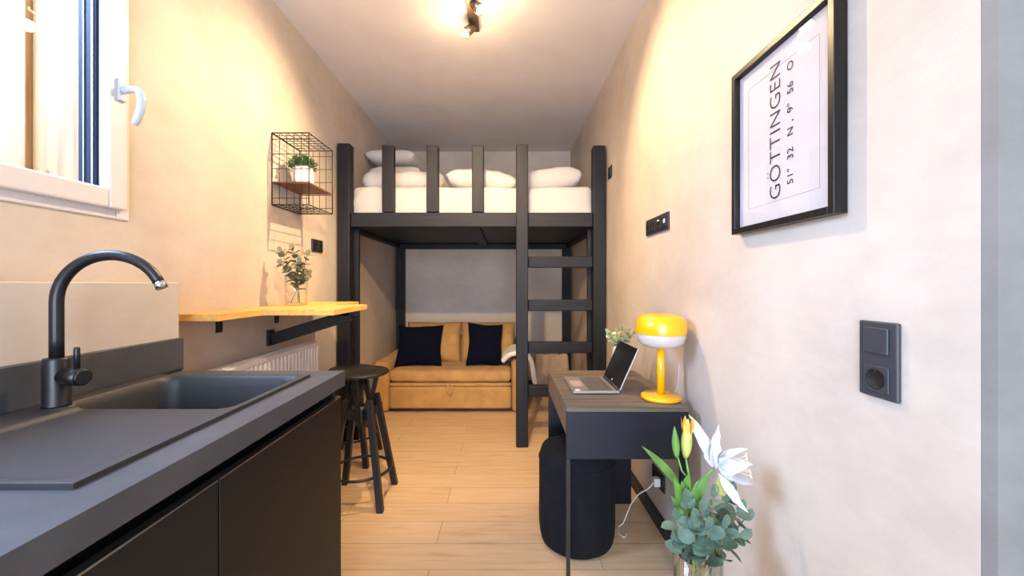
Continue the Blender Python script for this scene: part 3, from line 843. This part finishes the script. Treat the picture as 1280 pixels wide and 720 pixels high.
# small vase with leaves behind the laptop
sv = thing('desk_vase', 'small white vase behind the laptop on the desk', 'vase', (.6, 2.1, DKH+.001))
bm = bmesh.new(); lathe(bm, [(0, 0), (.03, 0), (.042, .03), (.044, .07), (.036, .13), (.034, .15), (.03, .15), (.032, .13), (.038, .07), (.036, .01), (0, .008)], 32); ob('body', bm, M['ceramic'], sv)
ev = thing('leaf_sprig', 'pale green leaf sprigs in the small vase behind the laptop', 'twigs', (.6, 2.1, DKH+.012))
lb, sb = bmesh.new(), bmesh.new(); rnd = random.Random(9)
for p in ([(0, 0, .0), (-.01, 0, .1), (-.03, 0, .16), (-.065, -.01, .21)], [(.005, .005, 0), (.0, 0, .1), (.0, 0, .17), (.01, -.01, .235)], [(-.005, 0, 0), (.01, 0, .1), (.03, 0, .16), (.065, -.01, .2)], [(0, -.005, 0), (0, 0, .1), (.02, -.02, .17), (.035, -.03, .215)], [(.002, 0, 0), (0, 0, .1), (-.015, -.02, .16), (-.03, -.04, .215)]):
    sprig(lb, sb, p, .0014, rnd, .042, .02, .6)
ob('foliage', lb, M['euca_light'], ev); ob('stem', sb, M['stem'], ev)

# ------------------------------------------------------------------ tall glass vase with lilies
LV = V((.557, 1.16, 0))
lv = thing('floor_vase', 'tall clear glass vase with lilies on the floor by the right wall', 'vase', LV)
ob('body', glass_body(.06, .066, .42, .004, .015), M['vase'], lv)
ob('water', glass_body(.0555, .0585, .2, .0575, .1), M['water'], lv) if False else None
def px(x, y, dy=0):
    """a point of the bouquet given by its offset across and height"""
    s = 500/(1.16+dy)
    return V(((x-632)/s, 1.16+dy, 1.2-(y-355)/s)) - LV
ly = thing('lily_stem', 'white lily with open flower and green buds in the tall floor vase', 'lily', LV + V((0, 0, .016)))
off = V((0, 0, .016))
sb = bmesh.new()
S0 = V((.0, .01, 0))
stem_top = px(862, 600) - off
tube(sb, [S0, V((-.01, .0, .3)), px(865, 650)-off, stem_top, px(857, 570)-off], [.004, .004, .0038, .0034, .003], 8)
tube(sb, [stem_top, px(852, 588)-off, px(847, 570)-off], [.003, .0026, .0024], 8)
tube(sb, [px(865, 650)-off, px(868, 615)-off, px(880, 596)-off, px(892, 586, -.02)-off], [.0036, .0034, .003, .003], 8)
ob('stem', sb, M['lily_leaf'], ly)
def bud(base, tip, r, yellow):
    bm = bmesh.new(); b, t = V(base), V(tip); n = 12
    for k in range(n):
        f0, f1 = k/n, (k+1)/n
    pts = [b.lerp(t, k/n) for k in range(n+1)]
    tube(bm, pts, [max(.0012, r*(math.sin(PI*min(.98, .08+.9*(k/n)))**.8)*(1-.35*k/n)) for k in range(n+1)], 10)
    o = ob('bud', bm, M['lily_bud' if yellow else 'lily_leaf'], ly)
    if yellow:
        bm = bmesh.new(); d_ = (t-b)
        for k in range(5):
            a = k*1.26; s, u = frame_of(d_)
            leaf(bm, b+d_*.62 + (s*math.cos(a)+u*math.sin(a))*r*.62, d_ + (s*math.cos(a)+u*math.sin(a))*.012, s*math.cos(a)+u*math.sin(a), d_.length*.42, r*.9, -.05)
        ob('bud_tip', bm, M['bud_tip'], o)
bud(px(857, 572)-off, px(860, 524)-off, .018, True)
bud(px(846, 572)-off, px(843, 533)-off, .0125, False)
# big leaves
lb = bmesh.new()
leaf(lb, px(852, 612)-off, px(808, 556)-px(852, 612), V((.3, -.6, .8)), (px(808, 556)-px(852, 612)).length, .036, .1, n=10)
leaf(lb, px(862, 632)-off, px(886, 592)-px(862, 632), V((-.5, -.8, .4)), .11, .034, .08, n=10)
for (bx, by, tx, ty, wd) in ((858, 640, 842, 596, .03), (858, 645, 852, 600, .032), (860, 650, 838, 618, .028), (862, 648, 870, 604, .03), (858, 655, 846, 630, .03), (862, 655, 868, 622, .03), (856, 612, 862, 590, .02)):
    leaf(lb, px(bx, by)-off, px(tx, ty, -.02)-px(bx, by), V((random.uniform(-.6, .6), -1, .2)), (px(tx, ty)-px(bx, by)).length*1.05, wd, .06, n=8)
ob('foliage', lb, M['lily_leaf'], ly)
# open flower
fc = px(896, 582, -.02) - off
bm = bmesh.new(); ax = V((.85, -.45, .2)).normalized(); s, u = frame_of(ax)
for k in range(6):
    a = k*PI/3 + .3
    rd_ = s*math.cos(a) + u*math.sin(a)
    base = fc + ax*.002
    leaf(bm, base, ax*.75 + rd_*.85, ax*-.8 + rd_*.6, (.085, .095)[k % 2], .046, .32, n=10)
# ragged upright petals from an older bloom
for (x0_, y0_, x1_, y1_, w_, c_) in ((890, 584, 876, 527, .042, .3), (892, 584, 889, 532, .036, -.2), (894, 586, 900, 545, .034, .2), (898, 592, 922, 634, .028, -.25)):
    leaf(bm, px(x0_, y0_, -.02)-off, px(x1_, y1_, -.015)-px(x0_, y0_, -.02), V((.3, -1, .1)), (px(x1_, y1_)-px(x0_, y0_)).length*1.05, w_, c_, n=12)
for v in bm.verts: v.co += V((noise.noise(v.co*60), noise.noise(v.co*60+V((9, 0, 0))), 0))*.006
fl = ob('flower', bm, M['petal'], ly)
bm = bmesh.new()
for k in range(6):
    a = k*PI/3; rd_ = s*math.cos(a) + u*math.sin(a)
    tube(bm, [fc, fc+ax*.04+rd_*.012, fc+ax*.078+rd_*.026], .001, 5); bar(bm, fc+ax*.078+rd_*.022, fc+ax*.08+rd_*.032, .003, .003)
ob('stamens', bm, M['ceramic'], fl)
bm = bmesh.new(); leaf(bm, px(898, 596, -.02)-off, px(908, 622)-px(898, 596), V((.2, -1, .3)), .062, .05, .1, n=8); ob('fading_petal', bm, M['lily_bud'], ly)

ev2 = thing('eucalyptus_branch', 'blue-green round-leaved eucalyptus filling the tall floor vase', 'twigs', LV + V((0, 0, .017)))
lb, sb = bmesh.new(), bmesh.new(); rnd = random.Random(12)
tops = [(858, 628, -.03), (878, 640, -.05), (892, 622, -.03), (905, 628, 0), (922, 640, -.02), (912, 618, .03), (930, 650, .0), (868, 652, -.06), (905, 660, -.06), (846, 652, -.03), (885, 662, -.07), (925, 672, -.03)]
for i, (x_, y_, dy) in enumerate(tops):
    t = px(x_, y_, dy) - V((0, 0, .017)); a = i*2.4
    b0 = V((.03*math.cos(a), .03*math.sin(a), .0)); m1 = V((.035*math.cos(a+2.5), .035*math.sin(a+2.5), .3))
    m2 = V((t.x*.75, t.y*.75, .41)) if abs(t.x) < .075 else V((t.x*.5, t.y*.6, .42))
    sprig(lb, sb, [b0, m1, m2, t], .0018, rnd, .068, .04, .82)
ob('foliage', lb, M['euca'], ev2); ob('stem', sb, M['stem'], ev2)

# ------------------------------------------------------------------ wall plates
def disc_hole(bm, c, r, mtx): lathe(bm, [(r, .0006), (r*.95, .0014), (0, .0002)], 28, mtx=mtx)
def plate(name, label, cat, side, y0, y1, z0, z1, n, vertical, mods, m='plastic', group=None):
    """wall plate: side +1 on the right wall, -1 on the left; modules listed from the first (top or far) end"""
    xw = XR if side > 0 else XL
    s = -side
    t = thing(name, label, cat, (xw, (y0+y1)/2, (z0+z1)/2), 0, group)
    hy, hz = (y1-y0)/2, (z1-z0)/2
    bx = lambda a, b: (min(s*a, s*b), max(s*a, s*b))
    x_ = bx(.0003, .0095)
    ob('cover_frame', boxes((*x_, -hy, hy, -hz, hz)), M[m], t, bevel=.003)
    for k in range(n):
        if vertical: cy, cz = 0, hz - (2*hz)*(k+.5)/n + (.002 if k else -.002)*0
        else: cy, cz = hy - 2*hy*(k+.5)/n, 0
        h = .0265; kind = mods[k]
        xr = bx(.0096, .0125 if kind != 'rocker' else .0145)
        mo = ob({'socket': 'socket_insert', 'rocker': 'rocker', 'data': 'data_insert', 'usb': 'charger_insert'}[kind], boxes((*xr, cy-h, cy+h, cz-h, cz+h)), M[m], t, bevel=.002)
        rot = Matrix.Translation((s*.0126, cy, cz)) @ Matrix.Rotation(s*PI/2, 4, 'Y')
        if kind == 'socket':
            bm = bmesh.new(); lathe(bm, [(.0205, .0012), (.019, .0016), (.0175, .0004), (0, .0003)], 32, mtx=rot); ob('recess', bm, M['hole'], mo)
            bm = bmesh.new()
            bm.free()
            for q in (-1, 1): ob('earth_clip', boxes((*bx(.0128, .0134), cy-.002, cy+.002, cz+q*.0178-.002, cz+q*.0178+.002)), M['steel'], mo)
        elif kind == 'data':
            for q in (-.012, .003): ob('port', boxes((*bx(.0126, .0136), cy+q, cy+q+.01, cz-.008, cz+.004)), M['hole'], mo)
            ob('label_strip', boxes((*bx(.0126, .0134), cy-.012, cy+.012, cz+.012, cz+.018)), M['logo'], mo)
        elif kind == 'usb':
            ob('port', boxes((*bx(.0126, .0134), cy-.009, cy+.009, cz-.007, cz+.012)), M['logo'], mo)
    return t
plate('wall_switch', 'single black light switch on the right wall beside the bed post', 'switch', 1, 2.85, 2.935, 1.965, 2.05, 1, True, ['rocker'])
plate('wall_socket', 'four-gang black socket strip on the right wall above the laptop', 'socket', 1, 1.85, 2.143, 1.455, 1.537, 4, False, ['socket', 'socket', 'data', 'usb'])
plate('switch_socket_plate', 'anthracite double plate with switch above socket below the framed print', 'socket', 1, .767, .85, .97, 1.124, 2, True, ['rocker', 'socket'], 'plastic2')
plate('wall_socket', 'double black socket on the left wall below the wire shelf', 'socket', -1, 2.61, 2.762, 1.415, 1.497, 2, False, ['socket', 'socket'])
plate('wall_socket', 'double black socket low on the right wall under the desk', 'socket', 1, 1.9, 2.052, .2, .282, 2, False, ['socket', 'socket'])
ch = thing('phone_charger', 'white charger plug with cable in the socket under the desk', 'charger', (XR-.014, 1.94, .241))
ob('plug', boxes((-.03, 0, -.016, .016, -.02, .02)), M['cable'], ch, bevel=.004)
bm = bmesh.new(); cp = [(-.03, 0, -.005), (-.06, -.01, -.03), (-.1, .0, -.06), (-.125, .03, -.12), (-.14, .05, -.18), (-.165, .04, -.225), (-.19, .03, -.2375), (-.2, -.02, -.2375), (-.185, -.05, -.2375), (-.165, -.02, -.2375)]
def smooth_path(p, n=6):
    p = [V(q) for q in p]; out = []
    for i in range(len(p)-1):
        p0, p1, p2, p3 = p[max(0, i-1)], p[i], p[i+1], p[min(len(p)-1, i+2)]
        for k in range(n):
            t = k/n
            out.append(.5*((2*p1) + (p2-p0)*t + (2*p0-5*p1+4*p2-p3)*t*t + (3*p1-p0-3*p2+p3)*t**3))
    return out + [p[-1]]
tube(bm, smooth_path(cp), .0025, 8); ob('cable', bm, M['cable'], ch)

# ------------------------------------------------------------------ framed print
PY0, PY1, PZ0, PZ1 = .887, 1.29, 1.358, 1.866
pf = thing('picture_frame', 'black framed city coordinates print on the right wall', 'framed print', (XR, (PY0+PY1)/2, (PZ0+PZ1)/2))
bm = bmesh.new(); ring(bm, XR-.032, XR-.001, PY0, PY1, PZ0, PZ1, .018); ob('frame', rel(bm, pf), M['frame'], pf, bevel=.0015)
ob('passepartout', rel(boxes((XR-.014, XR-.004, PY0+.017, PY1-.017, PZ0+.017, PZ1-.017)), pf), M['paper'], pf)
bm = bmesh.new(); ring(bm, XR-.0146, XR-.0141, PY0+.062, PY1-.062, PZ0+.07, PZ1-.07, .0015); ob('mat_edge', rel(bm, pf), M['mat_line'], pf)
def text_obj(s, size, yb, z0, length, offset, name):
    cu = bpy.data.curves.new(name, 'FONT'); cu.body = s; cu.size = size; cu.offset = offset; cu.space_character = 1.06
    to = bpy.data.objects.new(name, cu); COL.objects.link(to)
    bpy.context.view_layer.update()
    dg = bpy.context.evaluated_depsgraph_get(); me = bpy.data.meshes.new_from_object(to.evaluated_get(dg))
    bpy.data.objects.remove(to); bpy.data.curves.remove(cu)
    xs = [v.co.x for v in me.vertices]; k = length/(max(xs)-min(xs)); x0 = min(xs)
    for v in me.vertices:
        a, b = (v.co.x-x0)*k, v.co.y*k
        v.co = V((XR-.0152, yb + b, z0 + a)) - V(pf.location)
    me.name = name; me.materials.clear(); me.materials.append(M['ink'])
    o = bpy.data.objects.new(name, me); COL.objects.link(o); o.parent = pf
    return o
text_obj('GÖTTINGEN', .06, 1.085, 1.436, .372, -.0007, 'title_lettering')
text_obj('51°  32   N ,  9°  56   O', .04, 1.037, 1.462, .322, .0002, 'coordinates_lettering')
ob('glazing', rel(boxes((XR-.022, XR-.0205, PY0+.0175, PY1-.0175, PZ0+.0175, PZ1-.0175)), pf), M['glass'], pf)

# ------------------------------------------------------------------ ceiling spotlight bar
cl = thing('ceiling_spotlight', 'brushed metal spotlight bar with lit heads on the ceiling', 'spotlight', (-.187, 2.0, H))
ob('bar', boxes((-.03, .03, -.45, .42, -.028, -.0005)), M['lamp_metal'], cl, bevel=.004)
heads = [((-.03, .33, -.075), V((-.62, -.3, -.72))), ((.035, .14, -.07), V((.62, -.28, -.68))), ((-.03, -.3, -.075), V((.06, .75, -.66)))]
lights = []
for (p, d_) in heads:
    p = V(p); d_ = d_.normalized()
    bm = bmesh.new(); R3 = d_.to_track_quat('Z', 'Y').to_matrix().to_4x4(); mt_ = Matrix.Translation(p) @ R3
    lathe(bm, [(0, -.045), (.018, -.045), (.024, -.03), (.03, .03), (.0275, .03), (.022, -.02), (0, -.022)], 28, mtx=mt_)
    hd = ob('lamp_head', bm, M['lamp_metal'], cl)
    bm = bmesh.new(); tube(bm, [(p.x*.5, p.y, -.028), p - d_*.03], .006, 10); ob('swivel_arm', bm, M['lamp_metal'], cl)
    bm = bmesh.new(); lathe(bm, [(0, -.015), (.012, -.012), (.024, .02), (.02, .031), (0, .036)], 24, mtx=mt_)
    ob('bulb', bm, M['bulb'], hd)
    lights.append((V(cl.location) + p + d_*.05, d_))

added_bar = thing('ceiling_spotlight', 'unseen spotlight bar near the entrance, added to light the space under the loft bed', 'spotlight', (-.2, .55, H))  # extra bar out of view, added to brighten sofa and end wall
ob('bar', boxes((-.03, .03, -.3, .3, -.028, -.0005)), M['lamp_metal'], added_bar, bevel=.004)
added_lights = []
for (p, d_) in [((0, .2, -.085), V((-.05, .8, -.6))), ((0, -.2, -.085), V((-.3, .5, -.8)))]:
    p = V(p); d_ = d_.normalized()
    bm = bmesh.new(); mt_ = Matrix.Translation(p) @ d_.to_track_quat('Z', 'Y').to_matrix().to_4x4()
    lathe(bm, [(0, -.045), (.018, -.045), (.024, -.03), (.03, .03), (.0275, .03), (.022, -.02), (0, -.022)], 28, mtx=mt_)
    hd = ob('lamp_head', bm, M['lamp_metal'], added_bar)
    bm = bmesh.new(); tube(bm, [(p.x*.5, p.y, -.028), p - d_*.03], .006, 10); ob('swivel_arm', bm, M['lamp_metal'], added_bar)
    bm = bmesh.new(); lathe(bm, [(0, -.015), (.012, -.012), (.024, .02), (.02, .031), (0, .036)], 24, mtx=mt_)
    ob('bulb', bm, M['bulb'], hd)
    added_lights.append((V(added_bar.location) + p + d_*.05, d_))
# ------------------------------------------------------------------ light
def lamp(kind, name, loc, energy, color, d=None, **kw):
    l = bpy.data.lights.new(name, kind); l.energy = energy; l.color = color
    for k, v in kw.items(): setattr(l, k, v)
    o = bpy.data.objects.new(name, l); COL.objects.link(o); o.location = loc
    if d is not None: o.rotation_euler = V(d).to_track_quat('-Z', 'Y').to_euler()
    return o
WARM = (1, .72, .40)
DAY = (.54, .70, 1.0)
lamp('SPOT', 'spot_left', lights[0][0], 190, WARM, lights[0][1], spot_size=1.75, spot_blend=1, shadow_soft_size=.007)
lamp('SPOT', 'spot_right', lights[1][0], 150, WARM, lights[1][1], spot_size=1.6, spot_blend=1, shadow_soft_size=.007)
lamp('SPOT', 'spot_down', lights[2][0], 90, WARM, lights[2][1], spot_size=1.75, spot_blend=1, shadow_soft_size=.007)
lamp('SPOT', 'added_spot_forward', added_lights[0][0], 310, WARM, added_lights[0][1], spot_size=1.2, spot_blend=.7, shadow_soft_size=.03)  # fill from the added bar, aimed below the loft bed
for k, (p, d_) in enumerate(lights):
    lamp('POINT', 'bulb_glow', p + V((0, 0, -.07)), (4, 4, 4)[k], WARM, shadow_soft_size=.03)
lamp('AREA', 'daylight_door', ((DX0+DX1)/2, YR-.16, 1.2), 220, (.68, .80, 1.0), (-.05, 1, 0), shape='RECTANGLE', size=1.6, size_y=2.2)
lamp('AREA', 'daylight_window', (XL-1.6, .65, 3.0), 480, (.38, .60, 1.0), (1, 0, -.9), shape='RECTANGLE', size=1.3, size_y=2.6)
wd = bpy.data.worlds.new('sky'); scene.world = wd; wd.use_nodes = True
wd.node_tree.nodes['Background'].inputs['Color'].default_value = (.86, .93, 1.0, 1)
wd.node_tree.nodes['Background'].inputs['Strength'].default_value = 1.6

# ------------------------------------------------------------------ camera
cam = bpy.data.cameras.new('camera'); cam.sensor_width = 36; cam.lens = 36*500/1280
cam.shift_x = 8/1280; cam.shift_y = -5/1280; cam.clip_start = .02
co = bpy.data.objects.new('camera', cam); COL.objects.link(co); co.location = (0, 0, 1.2); co.rotation_euler = (PI/2, 0, 0)
scene.camera = co
vs_ = scene.view_settings
vs_.view_transform = 'Standard'; vs_.look = 'None'; vs_.gamma = 1; vs_.use_curve_mapping = False
vs_.exposure = -0.1
